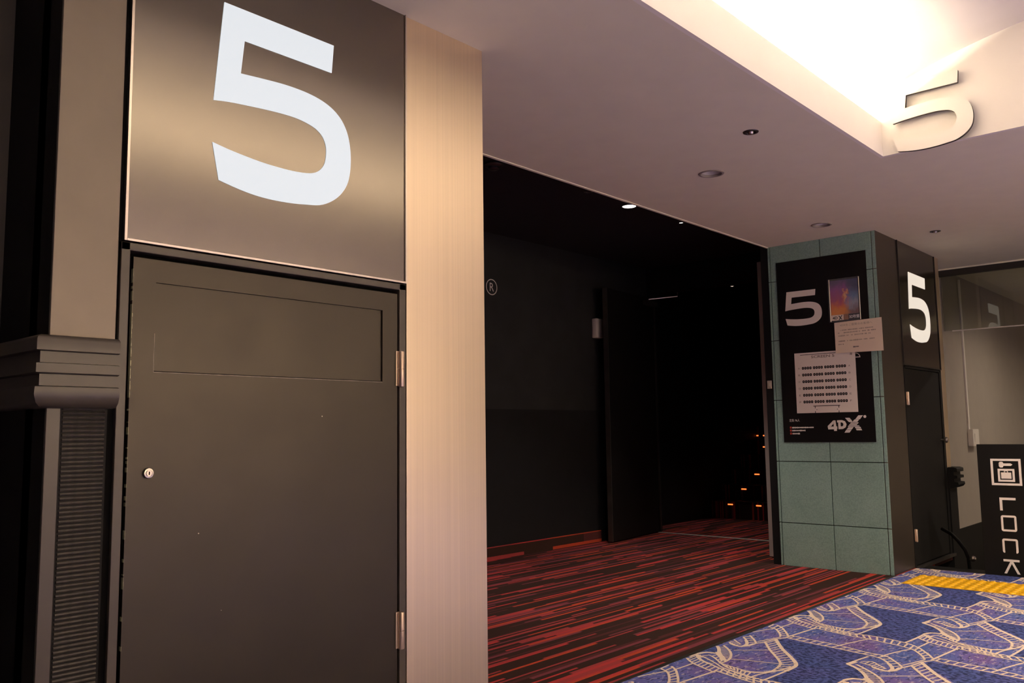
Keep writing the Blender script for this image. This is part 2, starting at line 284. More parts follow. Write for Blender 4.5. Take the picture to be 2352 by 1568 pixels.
# ------------------------------------------------------------------ mesh helpers
class MB:
    def __init__(s): s.v = []; s.f = []
    def add(s, vs, fs):
        o = len(s.v); s.v += [tuple(p) for p in vs]; s.f += [tuple(i+o for i in f) for f in fs]; return s
    def box(s, x0, x1, y0, y1, z0, z1):
        return s.add([(x0, y0, z0), (x1, y0, z0), (x1, y1, z0), (x0, y1, z0), (x0, y0, z1), (x1, y0, z1), (x1, y1, z1), (x0, y1, z1)],
                     [(3, 2, 1, 0), (4, 5, 6, 7), (0, 1, 5, 4), (1, 2, 6, 5), (2, 3, 7, 6), (3, 0, 4, 7)])
    def poly(s, pts, off):
        """planar outline extruded by the vector off"""
        n = len(pts); a = [Vector(p) for p in pts]; c = [p+Vector(off) for p in a]
        return s.add(a+c, [tuple(range(n))[::-1], tuple(range(n, 2*n))]+[(i, (i+1) % n, n+(i+1) % n, n+i) for i in range(n)])
    def tube(s, path, r, seg=10, cap=True):
        path = [Vector(p) for p in path]; rings = []
        for i, p in enumerate(path):
            d = (path[min(i+1, len(path)-1)]-path[max(i-1, 0)]).normalized()
            a = d.orthogonal().normalized() if i == 0 else (rings_a - rings_a.dot(d)*d).normalized()
            rings_a = a; bb = d.cross(a)
            rr = r[i] if isinstance(r, (list, tuple)) else r
            rings.append([p+rr*(math.cos(2*math.pi*k/seg)*a+math.sin(2*math.pi*k/seg)*bb) for k in range(seg)])
        vs = [q for ring in rings for q in ring]; fs = []
        for i in range(len(path)-1):
            for k in range(seg): fs.append((i*seg+k, i*seg+(k+1) % seg, (i+1)*seg+(k+1) % seg, (i+1)*seg+k))
        if cap: fs.append(tuple(range(seg))[::-1]); fs.append(tuple(range((len(path)-1)*seg, len(path)*seg)))
        return s.add(vs, fs)
    def lathe(s, prof, c, axis='Z', seg=32, caps=False):
        """profile of (radius, height) turned about an axis through c"""
        vs = []; fs = []
        for r, h in prof:
            for k in range(seg):
                a = 2*math.pi*k/seg; x, y = r*math.cos(a), r*math.sin(a)
                p = {'Z': (x, y, h), 'Y': (x, h, -y), 'X': (h, x, y)}[axis]
                vs.append((c[0]+p[0], c[1]+p[1], c[2]+p[2]))
        for i in range(len(prof)-1):
            for k in range(seg): fs.append((i*seg+k, i*seg+(k+1) % seg, (i+1)*seg+(k+1) % seg, (i+1)*seg+k))
        if caps: fs.append(tuple(range(seg))[::-1]); fs.append(tuple(range((len(prof)-1)*seg, len(prof)*seg)))
        return s.add(vs, fs)
    def build(s, name, mat, parent=None, smooth=False, bevel=0, seg=2, fix=True):
        me = bpy.data.meshes.new(name); me.from_pydata(s.v, [], s.f); me.materials.append(M(mat) if isinstance(mat, str) else mat)
        if fix:
            bm = bmesh.new(); bm.from_mesh(me); bmesh.ops.recalc_face_normals(bm, faces=bm.faces)
            if bevel:
                bmesh.ops.bevel(bm, geom=[e for e in bm.edges if e.calc_face_angle(0) > .6], offset=bevel, segments=seg, affect='EDGES', profile=.5, clamp_overlap=True)
            bm.to_mesh(me); bm.free()
        if smooth:
            for p in me.polygons: p.use_smooth = True
            me.set_sharp_from_angle(angle=math.radians(40))
        me.update()
        o = bpy.data.objects.new(name, me); COL.objects.link(o)
        if parent: o.parent = parent
        return o
def tag(o, label, cat=None, group=None, kind=None):
    o['label'] = label
    if cat: o['category'] = cat
    if group: o['group'] = group
    if kind: o['kind'] = kind
    return o
def struct(o, label, cat): return tag(o, label, cat, None, 'structure')
def thing(name, label, cat, loc=(0, 0, 0), group=None, kind=None):
    o = bpy.data.objects.new(name, None); COL.objects.link(o); o.empty_display_size = .1
    o.location = loc; tag(o, label, cat, group, kind)
    return o
def at(parent, o):
    """parent a mesh made in world coordinates under an Empty that stands at its base"""
    o.parent = parent; o.matrix_parent_inverse = Matrix.Translation(-Vector(parent.location)); return o
def box(name, b, mat, parent=None, bevel=0, smooth=False):
    o = MB().box(*b).build(name, mat, None, smooth, bevel)
    if parent: at(parent, o)
    return o
def built(mb, name, mat, parent, **k):
    o = mb.build(name, mat, None, **k)
    if parent: at(parent, o)
    return o
def onY(pts, y, off): return [(x, y, z) for x, z in pts], (0, off, 0)      # outline (x, z) on a wall facing the lobby
def onX(pts, x, off): return [(x, y, z) for y, z in pts], (off, 0, 0)      # outline (y, z) on a face looking along -X
def rectX(x, th, y0, y1, z0, z1): return MB().box(x-th, x, min(y0, y1), max(y0, y1), min(z0, z1), max(z0, z1))
def text_geo(s, size, wide=1.0, bold=0):
    cu = bpy.data.curves.new('text', 'FONT'); cu.body = s; cu.size = size; cu.align_x = 'LEFT'; cu.resolution_u = 3; cu.offset = bold
    o = bpy.data.objects.new('text', cu); COL.objects.link(o)
    dg = bpy.context.evaluated_depsgraph_get(); me = bpy.data.meshes.new_from_object(o.evaluated_get(dg))
    vs = [(v.co.x*wide, v.co.y) for v in me.vertices]; fs = [tuple(p.vertices) for p in me.polygons]
    bpy.data.objects.remove(o); bpy.data.curves.remove(cu); bpy.data.meshes.remove(me)
    return vs, fs
def text_on(name, s, size, origin, ux, uy, mat, parent, wide=1.0, fit=None, bold=0, centre=False):
    vs, fs = text_geo(s, size, wide, bold)
    if not vs: return None
    x0 = min(v[0] for v in vs); x1 = max(v[0] for v in vs); y0 = min(v[1] for v in vs); y1 = max(v[1] for v in vs)
    kx = ky = 1
    if fit: kx = fit[0]/(x1-x0); ky = fit[1]/(y1-y0)
    ox, oy = ((x0+x1)/2, (y0+y1)/2) if centre else (x0, y0)
    O, U, V = Vector(origin), Vector(ux), Vector(uy)
    mb = MB().add([O+U*(a-ox)*kx+V*(c-oy)*ky for a, c in vs], fs)
    o = mb.build(name, mat, None, fix=False)
    if parent: at(parent, o)
    return o
def ring_pts(r, n=32): return [(r*math.cos(2*math.pi*k/n), r*math.sin(2*math.pi*k/n)) for k in range(n)]
# ================================================================== THE SHELL
# ---- floors
fl = MB().box(1.2, 9.36, P0, 6.6, -.06, 0).box(9.36, 13.9, 3.44, 6.6, -.06, 0).build('floor', 'red_carpet')
struct(fl, 'dark brown carpet with red and orange dashes running into the foyer', 'carpet')
fb = MB().box(-4, 8.23, -5, P0-.012, -.06, 0).build('floor', 'blue_carpet')
struct(fb, 'blue and purple lobby carpet with cream film strip pattern', 'carpet')
fd = MB().box(9.35, 16, -5, 2.8, -.76, -.70).box(8.24, 16, -5, 1.0, -.76, -.70).build('floor', 'matte_black')
struct(fd, 'dark lower floor at the foot of the steps behind the locker panel', 'floor')
# film-strip pattern of the blue carpet, woven in cream
def ribbon(mb, pts, wd, z):
    pts = [Vector((a, c)) for a, c in pts]; n = len(pts); lft = []; rgt = []
    for i, p in enumerate(pts):
        d = (pts[min(i+1, n-1)]-pts[max(i-1, 0)]); d = d.normalized() if d.length else Vector((1, 0)); q = Vector((-d.y, d.x))*wd/2
        lft.append((p.x+q.x, p.y+q.y, z)); rgt.append((p.x-q.x, p.y-q.y, z))
    mb.add(lft+rgt, [(i, i+1, n+i+1, n+i) for i in range(n-1)])
def smooth_line(pts, k=3):
    if len(pts) < 3: return pts
    out = []
    for i in range(len(pts)-1):
        p0, p1, p2, p3 = [Vector(pts[max(0, min(len(pts)-1, j))]) for j in (i-1, i, i+1, i+2)]
        for s in range(k):
            t = s/k
            out.append(tuple(.5*((2*p1)+(-p0+p2)*t+(2*p0-5*p1+4*p2-p3)*t*t+(-p0+3*p1-3*p2+p3)*t**3)))
    return out+[pts[-1]]
def along(pts, t):
    ps = [Vector(p) for p in pts]; L = [(b-a).length for a, b in zip(ps, ps[1:])]; s = t*sum(L)
    for a, b, q in zip(ps, ps[1:], L):
        if s <= q or b is ps[-1]: return a+(b-a)*min(1, s/q if q else 0)
        s -= q
PX, PY = 1.262, .822
YEDGE, XEDGE = P0-.02, 8.228
unit = []
for wd, pts in PAT_LINES: unit.append((wd, smooth_line(pts)))
for a, c, n_, wd in PAT_LADDERS:
    for k in range(n_):
        t = (k+.5)/n_; p, q = along(a, t), along(c, t)
        unit.append((wd, [tuple(p), tuple(q)]))
def clip_poly(pts):
    """keep the part of a flat outline inside the blue carpet"""
    for ax, lim in ((1, YEDGE), (0, XEDGE)):
        out = []
        for i, p in enumerate(pts):
            q = pts[(i+1) % len(pts)]; a, c = p[ax] <= lim, q[ax] <= lim
            if a: out.append(p)
            if a != c:
                t = (lim-p[ax])/(q[ax]-p[ax]); out.append((p[0]+(q[0]-p[0])*t, p[1]+(q[1]-p[1])*t))
        pts = out
        if len(pts) < 3: return []
    return pts
lines = MB(); patches = MB()
tri = None
pm = bmesh.new(); pv = [pm.verts.new((a, c, 0)) for a, c in PAT_PATCH]; pf = pm.faces.new(pv)
bmesh.ops.triangulate(pm, faces=[pf]); tri = [[(v_.co.x, v_.co.y) for v_ in f.verts] for f in pm.faces]; pm.free()
zz = 0
for i in range(-5, 4):
    for j in range(-2, 4):
        ox, oy = PX*i, -PY*j
        for tr in tri:
            c = clip_poly([(a+ox, b_+oy) for a, b_ in tr])
            if c: patches.add([(a, b_, .0006) for a, b_ in c], [tuple(range(len(c)))])
        for wd, pts in unit:
            run = []
            for k, (a, b_) in enumerate(pts):
                a, b_ = a+ox, b_+oy
                if b_ <= YEDGE and a <= XEDGE: run.append((a, b_))
                else:
                    if len(run) > 1: ribbon(lines, run, wd, .0012+zz*.00001)
                    run = []
            if len(run) > 1: ribbon(lines, run, wd, .0012+zz*.00001)
            zz = (zz+1) % 37
o = patches.build('speckled_ground', 'navy_speckle', fb, fix=False); o['kind'] = 'stuff'
o = lines.build('film_strip_lines', 'carpet_cream', fb, fix=False); o['kind'] = 'stuff'
tr_ = MB().box(2.0, CX, P0-.014, P0+.012, -.02, .0025).build('trim_1', 'edge_black')
struct(tr_, 'thin dark strip where the red carpet meets the blue carpet', 'carpet strip')

# ---- lobby ceiling: one sheet with the vault opening and the holes of the downlights
def sheet_with_holes(name, outer, holes, z, th, mat):
    bm = bmesh.new(); es = []
    for loop in [outer]+holes:
        vs = [bm.verts.new((a, c, z)) for a, c in loop]
        es += [bm.edges.new((vs[k], vs[(k+1) % len(vs)])) for k in range(len(vs))]
    bmesh.ops.triangle_fill(bm, use_beauty=True, use_dissolve=False, edges=es)
    r = bmesh.ops.extrude_face_region(bm, geom=list(bm.faces))
    for g in r['geom']:
        if isinstance(g, bmesh.types.BMVert): g.co.z += th
    bmesh.ops.recalc_face_normals(bm, faces=bm.faces)
    me = bpy.data.meshes.new(name); bm.to_mesh(me); bm.free(); me.materials.append(M(mat))
    o = bpy.data.objects.new(name, me); COL.objects.link(o); return o
VX0, VX1, VY0, VY1 = .1, 5.6, -.35, 1.823
DOWN = [(5.148, 2.803, .070), (7.146, 2.866, .070)]
SPOTS = [(4.575, 2.225, .030), (8.125, 2.238, .030)]
OTHER = [(x, y, .070) for x, y in LAMPS]
circ = [[(x+r*math.cos(2*math.pi*k/28), y+r*math.sin(2*math.pi*k/28)) for k in range(28)] for x, y, r in DOWN+SPOTS+OTHER]
ce = sheet_with_holes('ceiling', [(-4, -5), (10.2, -5), (10.2, 2.86), (9.6, 2.86), (9.6, 3.62), (-4, 3.62)],
                      [[(VX0-.0299, VY0-.0249), (VX1+.0299, VY0-.0249), (VX1+.0299, VY1+.0249), (VX0-.0299, VY1+.0249)]]+circ, ZC, .03, 'ceiling_paint')
struct(ce, 'smooth taupe painted ceiling of the lobby with recessed fittings', 'ceiling')
mb = MB().box(10.2, 16, -5, 2.86, ZC+.02, ZC+.06)
struct(mb.build('ceiling', 'ceiling_paint'), 'ceiling beyond the hanging glass curtain above the stairs', 'ceiling')
# fascias and end walls of the vault, troughs behind them
mb = MB().box(VX0, VX1, VY1, VY1+.025, ZC, 3.207)
struct(mb.build('trim_2', 'cove_paint'), 'cream fascia board along the lit ceiling cove, nearest the sign wall', 'fascia')
mb = MB().box(VX0, VX1, VY0-.025, VY0, ZC, 3.207)
struct(mb.build('trim_3', 'cove_paint'), 'cream fascia board along the lit ceiling cove, on the far side overhead', 'fascia')
def vz(y): return 3.637-(y-.5)**2/7
VB = -.90          # rear end of the far trough
ys = [VB+(2.35-VB)*k/40 for k in range(41)]
mb = MB()
mb.poly([(VX1, y, vz(y)+.06) for y in ys]+[(VX1, 2.35, ZC+.031), (VX1, VY1+.0248, ZC+.031), (VX1, VY1+.0248, ZC), (VX1, VY0-.0248, ZC), (VX1, VY0-.0248, ZC+.031), (VX1, VB, ZC+.031)], (.03, 0, 0))
struct(mb.build('wall_cove', 'cove_paint'), 'cream end wall of the lit vault carrying the cut-out numeral 5', 'wall')
mb = MB(); mb.poly([(VX0-.03, y, vz(y)+.06) for y in ys]+[(VX0-.03, 2.35, ZC+.031), (VX0-.03, VY1+.0248, ZC+.031), (VX0-.03, VY1+.0248, ZC), (VX0-.03, VY0-.0248, ZC), (VX0-.03, VY0-.0248, ZC+.031), (VX0-.03, VB, ZC+.031)], (.03, 0, 0))
struct(mb.build('wall_cove', 'cove_paint'), 'cream end wall of the lit vault behind the camera', 'wall')
mb = MB(); vs = [(x, y, vz(y)) for x in (VX0, VX1) for y in ys]; n_ = len(ys)
mb.add(vs+[(x, y, z+.05) for x, y, z in vs], [(k, k+1, n_+k+1, n_+k) for k in range(n_-1)]+[(2*n_+k, 2*n_+k+1, 3*n_+k+1, 3*n_+k) for k in range(n_-1)])
mb.box(VX0, VX1, 2.30, 2.35, ZC+.03, vz(2.3)+.02).box(VX0, VX1, VB, VB+.05, ZC+.03, vz(VB+.05)+.02)
vault = mb.build('ceiling', 'cove_paint', smooth=True); struct(vault, 'glowing white vaulted ceiling lit from hidden coves', 'vault')
mb = MB().box(VX0, VX1, VY1+.025, 2.30, ZC+.031, ZC+.036).box(VX0, VX1, VB+.05, VY0-.025, ZC+.031, ZC+.036)
at_tr = mb.build('trough_floor', 'cove_paint', vault)
# bead on the rear edge of the lobby ceiling, black upstand above it, black foyer ceiling
struct(MB().box(2.0, CX+.02, 3.612, 3.632, ZC-.006, ZC+.03).build('trim_4', 'ceiling_paint'), 'pale bead on the ceiling edge where the dark foyer begins', 'ceiling edge')
struct(MB().box(1.2, 9.3, 3.632, 6.6, 3.30, 3.36).box(1.2, 9.3, 3.60, 3.632, ZC+.03, 3.36).build('ceiling', 'black_ceiling'), 'black ceiling of the dark foyer', 'ceiling')
struct(MB().box(9.3, 13.9, 3.5, 6.6, 4.3, 4.36).build('ceiling', 'black_ceiling'), 'black ceiling of the auditorium beyond the open doors', 'ceiling')

# ---- lobby walls out of the picture
struct(MB().box(-4.06, -4, -5, 3.4, 0, 3.0).build('wall_west', 'dark_lobby_wall'), 'plain lobby wall behind the camera to the left', 'wall')
struct(MB().box(-4, 16, -5.06, -5, -.7, 3.0).build('wall_south', 'lobby_wall'), 'plain lobby wall behind the camera', 'wall')
struct(MB().box(16, 16.06, -5, 2.9, -.7, 3.1).build('wall_east', 'lobby_wall'), 'far lobby wall past the stairs', 'wall')
# ---- left: recess, corner panel
struct(MB().box(-4, .93, 3.03, 3.09, 0, ZC).build('wall_recess', 'recess_wall'), 'dark wall of the recess at the far left', 'wall')
struct(MB().box(.926, 2.30, P0+.10, P0+.16, 0, ZC).box(.926, .95, P0+.013, 3.03, 0, ZC).box(.95, 1.10, P0+.013, P0+.10, 0, ZC).build('wall_left', 'matte_black'),
       'matt black return wall between the recess and the lit sign', 'wall')
# corner panel left of the sign
cp = thing('corner_panel', 'grey satin corner panel left of the big lit numeral, over a ribbed strip', 'wall panel', (1.02, P0, 0))
box('upper_panel', (.926, 1.112, P0, P0+.012, 1.50, ZC), 'satin_panel', cp, .002)
box('lower_panel', (.926, .965, P0, P0+.012, 0, 1.36), 'moulding_paint', cp, .002)
box('backing', (.965, 1.098, P0+.006, P0+.012, 0, 1.36), 'matte_black', cp)
rib = MB().poly([(0, 0, -.0048), (0, -.0035, -.003), (0, -.005, 0), (0, -.0035, .003), (0, 0, .0048)], (.118, 0, 0))
rm = None
for k in range(104):
    if rm is None: r_ = rib.build('rib', 'rib_black', None, smooth=True); rm = r_.data
    else: r_ = bpy.data.objects.new('rib', rm); COL.objects.link(r_)
    r_.parent = cp; r_.location = (.972-1.02, .006, .012+.01285*k)
# chair rail with three ridges, wrapping the corner
PROF = [(0, 1.541), (.034, 1.541), (.046, 1.533), (.048, 1.527), (.048, 1.497), (.034, 1.494), (.034, 1.463), (.048, 1.460), (.048, 1.434), (.034, 1.430), (.034, 1.398), (.050, 1.394), (.052, 1.372), (.044, 1.350), (.028, 1.337), (0, 1.335)]
def rail_mesh(path):
    """path: list of functions d -> (x, y) for each mitre"""
    mb = MB(); n_ = len(PROF)
    for fn in path: mb.v += [(*fn(d), z) for d, z in PROF]
    for i in range(len(path)-1): mb.f += [(i*n_+k, i*n_+(k+1) % n_, (i+1)*n_+(k+1) % n_, (i+1)*n_+k) for k in range(n_)]
    mb.f += [tuple(range(n_)), tuple(range((len(path)-1)*n_, len(path)*n_))[::-1]]
    return mb
o = rail_mesh([lambda d: (1.108, P0-d), lambda d: (.926-d, P0-d), lambda d: (.926-d, 3.03)]).build('trim_5', 'moulding_paint', smooth=True)
struct(o, 'dark three-ridged chair rail wrapping the corner at the left', 'moulding')

# ---- utility door under the lit numeral
d1 = thing('door_1', 'black steel service door below the large lit numeral 5', 'door', (1.69, P0, 0), kind='structure')
DX0, DX1, DZ = 1.158, 2.213, 1.804
mb = MB().box(1.118, 1.146, P0-.006, P0+.05, 0, 1.846).box(1.118, 2.254, P0-.006, P0+.05, 1.821, 1.846).box(2.222, 2.254, P0-.006, P0+.05, 0, 1.846)
built(mb, 'door_frame', 'moulding_paint', d1, bevel=.002)
box('frame_shadow_gap', (1.098, 1.119, P0+.008, P0+.06, 0, 1.846), 'gap_black', d1)
box('rebate', (1.14, 2.24, P0+.045, P0+.09, 0, 1.83), 'gap_black', d1)
# leaf with a sunk panel
RX0, RX1, RZ0, RZ1 = 1.231, 2.139, 1.451, 1.732
leaf = MB()
y0, y1, yr = P0-.002, P0+.04, P0+.006
X = [DX0, RX0, RX1, DX1]; Z = [.01, RZ0, RZ1, DZ]
for i in range(3):
    for k in range(3):
        if (i, k) == (1, 1): continue
        leaf.add([(X[i], y0, Z[k]), (X[i+1], y0, Z[k]), (X[i+1], y0, Z[k+1]), (X[i], y0, Z[k+1])], [(0, 1, 2, 3)])
leaf.add([(RX0, y0, RZ0), (RX1, y0, RZ0), (RX1, y0, RZ1), (RX0, y0, RZ1), (RX0+.001, yr, RZ0+.004), (RX1-.002, yr, RZ0+.004), (RX1-.002, yr, RZ1-.001), (RX0+.001, yr, RZ1-.001)],
         [(0, 1, 5, 4), (1, 2, 6, 5), (2, 3, 7, 6), (3, 0, 4, 7)])
leaf.add([(DX0, y0, .01), (DX1, y0, .01), (DX1, y0, DZ), (DX0, y0, DZ), (DX0, y1, .01), (DX1, y1, .01), (DX1, y1, DZ), (DX0, y1, DZ)], [(0, 1, 5, 4), (1, 2, 6, 5), (2, 3, 7, 6), (3, 0, 4, 7), (4, 5, 6, 7)])
lf = built(leaf, 'door_leaf', 'door_black', d1)
sp = MB().box(RX0+.0005, RX1-.001, yr, yr+.02, RZ0+.002, RZ1-.0005).build('sunk_panel', 'door_black'); sp.parent = lf; sp.matrix_parent_inverse = lf.matrix_world.inverted() if False else Matrix()
# chipped pale edge of the leaf
mb = MB(); zc = .62
rnd = random.Random(3)
while zc < 1.76:
    h = rnd.uniform(.003, .014); t = rnd.uniform(.0003, .0024) if 1.36 < zc < 1.62 else rnd.uniform(.0002, .0008)
    if rnd.random() < (.95 if zc > 1.36 else .35):
        mb.box(DX0-.0003, DX0+t, y0-.0006, y0+.012, zc, zc+h*1.02)
    zc += h
o = mb.build('chipped_edge', 'pale_green_chip'); o.parent = lf; o['label'] = 'pale chipped paint along the door edge'
we = MB().box(RX0, RX1-.001, y0-.0004, y0+.0008, RZ0-.0012, RZ0+.0004).box(RX0-.0008, RX0+.0004, y0-.0004, y0+.0008, RZ0, RZ0+.12)  # thin pale strips along the lower and left edges of the sunk panel
o = we.build('pale_edge', 'pale_edge'); o.parent = lf
# cylinder lock
lk = built(MB().lathe([(.0165, 0), (.0165, -.006), (.0145, -.010), (.0105, -.0105), (.0105, -.008), (.0085, -.008), (.0085, -.0125), (0.0001, -.0125)], (1.222, y0, 1.141), 'Y', 28), 'lock_cylinder', 'steel', d1, smooth=True)
o = MB().box(1.2205, 1.2235, y0-.0135, y0-.012, 1.136, 1.146).build('keyhole', 'gap_black'); o.parent = lk
def hinge(x, z0, z1, parent, y=P0):
    h = built(MB().lathe([(.0001, z1), (.0105, z1-.003), (.012, z1-.007), (.012, (z0+z1)/2+.0012), (.0085, (z0+z1)/2+.0008), (.0085, (z0+z1)/2-.0008), (.012, (z0+z1)/2-.0012), (.012, z0+.007), (.0105, z0+.003), (.0001, z0)], (x, y-.012, 0), 'Z', 20), 'hinge', 'hinge_bronze', parent, smooth=True)
    h['label'] = 'bronze lift-off hinge'
    o = MB().box(x-.022, x, y-.006, y-.001, z0+.006, z1-.002).build('hinge_plate', 'hinge_bronze'); o.parent = h
hinge(2.226, 1.432, 1.577, d1); hinge(2.226, .43, .573, d1)

# ---- illuminated numeral signs
def numeral(x0, x1, z0, z1): return [(x0+(x1-x0)*a, z0+(z1-z0)*c) for a, c in FIVE]
def lit_sign(x0, x1, z0, label, nb, mat, face='sign_black_metal', frame='polished_frame'):
    t = thing('number_sign', label, 'sign', ((x0+x1)/2, P0, z0), 'illuminated numeral signs')
    box('sign_face', (x0+.010, x1-.008, P0-.004, P0+.04, z0+.010, ZC), face, t)
    fr = MB().box(x0, x0+.009, P0-.011, P0+.04, z0, ZC).box(x0+.009, x1-.007, P0-.011, P0+.04, z0, z0+.008).box(x1-.007, x1, P0-.011, P0+.04, z0, ZC)
    built(fr, 'sign_frame', frame, t, bevel=.001)
    pts, off = onY(numeral(*nb), P0-.004, -.003)
    o = built(MB().poly(pts, off), 'numeral', mat, t); o['label'] = 'glowing white numeral 5'
    return t
lit_sign(1.124, 2.257, 1.850, 'large black lit sign with white numeral 5 above the left service door', (1.407, 1.977, 2.076, 2.731), 'sign_white')
box('sign_shadow_gap', (1.112, 1.124, P0+.004, P0+.03, 1.846, ZC), 'gap_black').name = 'trim_6'
struct(bpy.data.objects['trim_6'], 'dark joint between the corner panel and the lit sign', 'joint')
# ---- brushed aluminium pillar at the left of the entrance
ap = thing('metal_pillar', 'brushed aluminium pillar between the service door and the dark entrance', 'pillar', (2.49, P0, 0))
box('cladding', (2.264, 2.716, P0, 3.62, 0, ZC), 'brushed_aluminium', ap, .0015)
box('joint_strip', (2.2545, 2.2665, P0+.006, P0+.05, 0, ZC), 'edge_black', ap)

# ================================================================== COLUMN ON THE RIGHT
cl = thing('tiled_column', 'column with sea-green stone tiles facing the entrance and dark metal front', 'column', (8.6, P0, 0))
box('core', (CX+.018, 9.36, P0+.03, 3.62, 0, ZC), 'grout', cl)
zr = [0, .388, .948, 1.515, 2.077, 2.640, ZC]; J = .0035
cols = [(P0+.002, 2.648), (2.648, 3.113), (3.113, 3.600), (3.600, 3.622)]
for i, (a, c) in enumerate(cols):
    for k in range(6):
        off = 0 if i in (1, 2) else .001
        o = box('tile', (CX+off, CX+.02, a+(J if i else 0), c-(J if i < 3 else 0), zr[k]+(J if k else 0), zr[k+1]-(J if k < 5 else 0)), 'green_tile', cl, .0015)
box('front_cladding', (CX+.004, 8.226, P0, P0+.035, 0, ZC), 'brushed_dark', cl)
box('end_trim', (9.352, 9.488, P0-.004, P0+.2, .84, ZC), 'brushed_aluminium', cl, .002)
box('front_backing', (8.226, 9.352, P0+.05, P0+.06, 0, ZC), 'gap_black', cl)
lit_sign(8.231, 9.350, 1.815, 'black lit sign with warm white numeral 5 on the tiled column, above the right door', (8.475, 9.095, 2.056, 2.715), 'sign_warm', 'sign_black_dimmed', 'edge_black')
d2 = thing('door_2', 'black service door below the lit numeral on the tiled column', 'door', (8.8, P0, 0), kind='structure')
mb = MB().box(8.231, 8.268, P0-.004, P0+.05, 0, 1.81).box(8.231, 9.350, P0-.004, P0+.05, 1.79, 1.812).box(9.29, 9.350, P0-.004, P0+.05, 0, 1.81)
built(mb, 'door_frame', 'matte_black', d2, bevel=.002)
box('door_leaf', (8.276, 9.282, P0+.004, P0+.04, .015, 1.782), 'matte_black', d2, .002)
hinge(8.272, 1.447, 1.572, d2); hinge(8.272, .22, .337, d2)
kb = built(MB().lathe([(.012, 0), (.012, -.03), (.026, -.036), (.030, -.05), (.024, -.064), (.0001, -.068)], (9.235, P0+.004, 1.118), 'Y', 20), 'door_knob', 'steel', d2, smooth=True)
box('threshold', (8.24, 9.38, P0-.03, P0+.02, -.02, .006), 'dark_steel', d2)

# ---- poster board on the green tiles
BX = CX-.001
pb = thing('poster_board', 'tall black board with white numeral 5 mounted on the green tiles', 'sign board', (CX, 3.118, 1.12))
TB = .006
built(rectX(BX, TB, 2.700, 3.537, 1.124, 2.815), 'panel', 'print_black', pb)
FX = BX-TB
def pX(name, pts, mat, lift=.0008, parent=pb):
    p, off = onX(pts, FX-.0001, -lift); return built(MB().poly(p, off), name, mat, parent)
U_ = (0, -1, 0); V_ = (0, 0, 1)
def n5X(yl, yr_, z0, z1): return [(yl-(yl-yr_)*a, z0+(z1-z0)*c) for a, c in FIVE]
pX('numeral', n5X(3.466, 3.117, 2.197, 2.524), 'print_white')
# capacity line and three warning lines at the lower left
text_on('capacity_text', '定員: 96人', .034, (FX-.001, 3.475, 1.312), U_, V_, 'print_white', pb, fit=(.098, .026))
for k, (ln, z) in enumerate(((.205, 1.258), (.125, 1.231), (.072, 1.203))):
    o = MB().box(FX-.0008, FX, 3.458, 3.474, z-.008, z+.010).build('warning_icon', 'print_red'); at(pb, o)
    mb = MB(); y = 3.452
    rnd = random.Random(20+k)
    while y > 3.452-ln:
        wd = rnd.uniform(.006, .011); hh = rnd.uniform(.0045, .0075); mb.box(FX-.0008, FX, y-wd*.8, y, z-hh, z+hh); y -= wd
    built(mb, 'warning_line', 'print_white', pb)['kind'] = 'stuff'
# the 4DX mark: 4, D and a sliced X, with a small round dot
def q4(pts):
    """outline measured on a picture of the mark, turned into metres on the board"""
    return [(3.119-(a-695)*(3.119-2.815)/540.0, 1.358-(c-1050)*(.150/260.0)) for a, c in pts]
pX('brand_mark', q4([(792, 1119), (826, 1119), (843, 1281), (797, 1283)]), 'print_white')
pX('brand_mark', q4([(697, 1206), (791, 1119), (791, 1170), (748, 1213), (697, 1213)]), 'print_white')
pX('brand_mark', q4([(697, 1214), (793, 1214), (796, 1256), (704, 1258)]), 'print_white')
pX('brand_mark', q4([(837, 1213), (850, 1213), (850, 1254), (842, 1254)]), 'print_white')
pX('brand_mark', q4([(850, 1119), (930, 1117), (930, 1153), (850, 1153)]), 'print_white')
pX('brand_mark', q4([(931, 1117), (978, 1136), (1000, 1182), (985, 1228), (938, 1254), (931, 1254), (931, 1214), (948, 1196), (948, 1170), (931, 1154)]), 'print_white')
pX('brand_mark', q4([(868, 1154), (906, 1154), (906, 1213), (930, 1213), (930, 1255), (868, 1256)]), 'print_white')
def sl(y0, y1, xa0, xa1, xb0, xb1):
    pX('brand_mark', q4([(xa0, y0), (xa1, y0), (xb1, y1), (xb0, y1)]), 'print_white')
sl(1084, 1111, 980, 1050, 1005, 1074); sl(1113, 1150, 1002, 1076, 1040, 1098)
sl(1050, 1110, 1190, 1262, 1138, 1212); sl(1112, 1150, 1125, 1200, 1092, 1168)
sl(1157, 1174, 1070, 1190, 1056, 1178); sl(1181, 1196, 1048, 1170, 1036, 1158); sl(1203, 1219, 1030, 1190, 1016, 1206)
sl(1226, 1243, 1126, 1216, 1134, 1222); sl(1249, 1277, 1140, 1222, 1152, 1238)
sl(1226, 1262, 1026, 1108, 996, 1078); sl(1266, 1310, 992, 1074, 960, 1040)
pX('brand_mark', [(q4([(1290, 1070)])[0][0]+a, q4([(1290, 1070)])[0][1]+c) for a, c in ring_pts(.0125, 20)], 'print_white')
# outline of a door swing, half hidden by the notice
arc = [(2.836-.042*math.sin(t*math.pi/2/8), 1.868+.042*math.cos(t*math.pi/2/8)) for t in range(9)]
inn = [(2.836-.034*math.sin(t*math.pi/2/8), 1.875+.030*math.cos(t*math.pi/2/8)) for t in range(9)]
pX('door_swing_mark', arc+[(2.836, 1.868), (2.836, 1.875)]+inn[::-1][:-1]+[(2.836, 1.9055)], 'print_white')

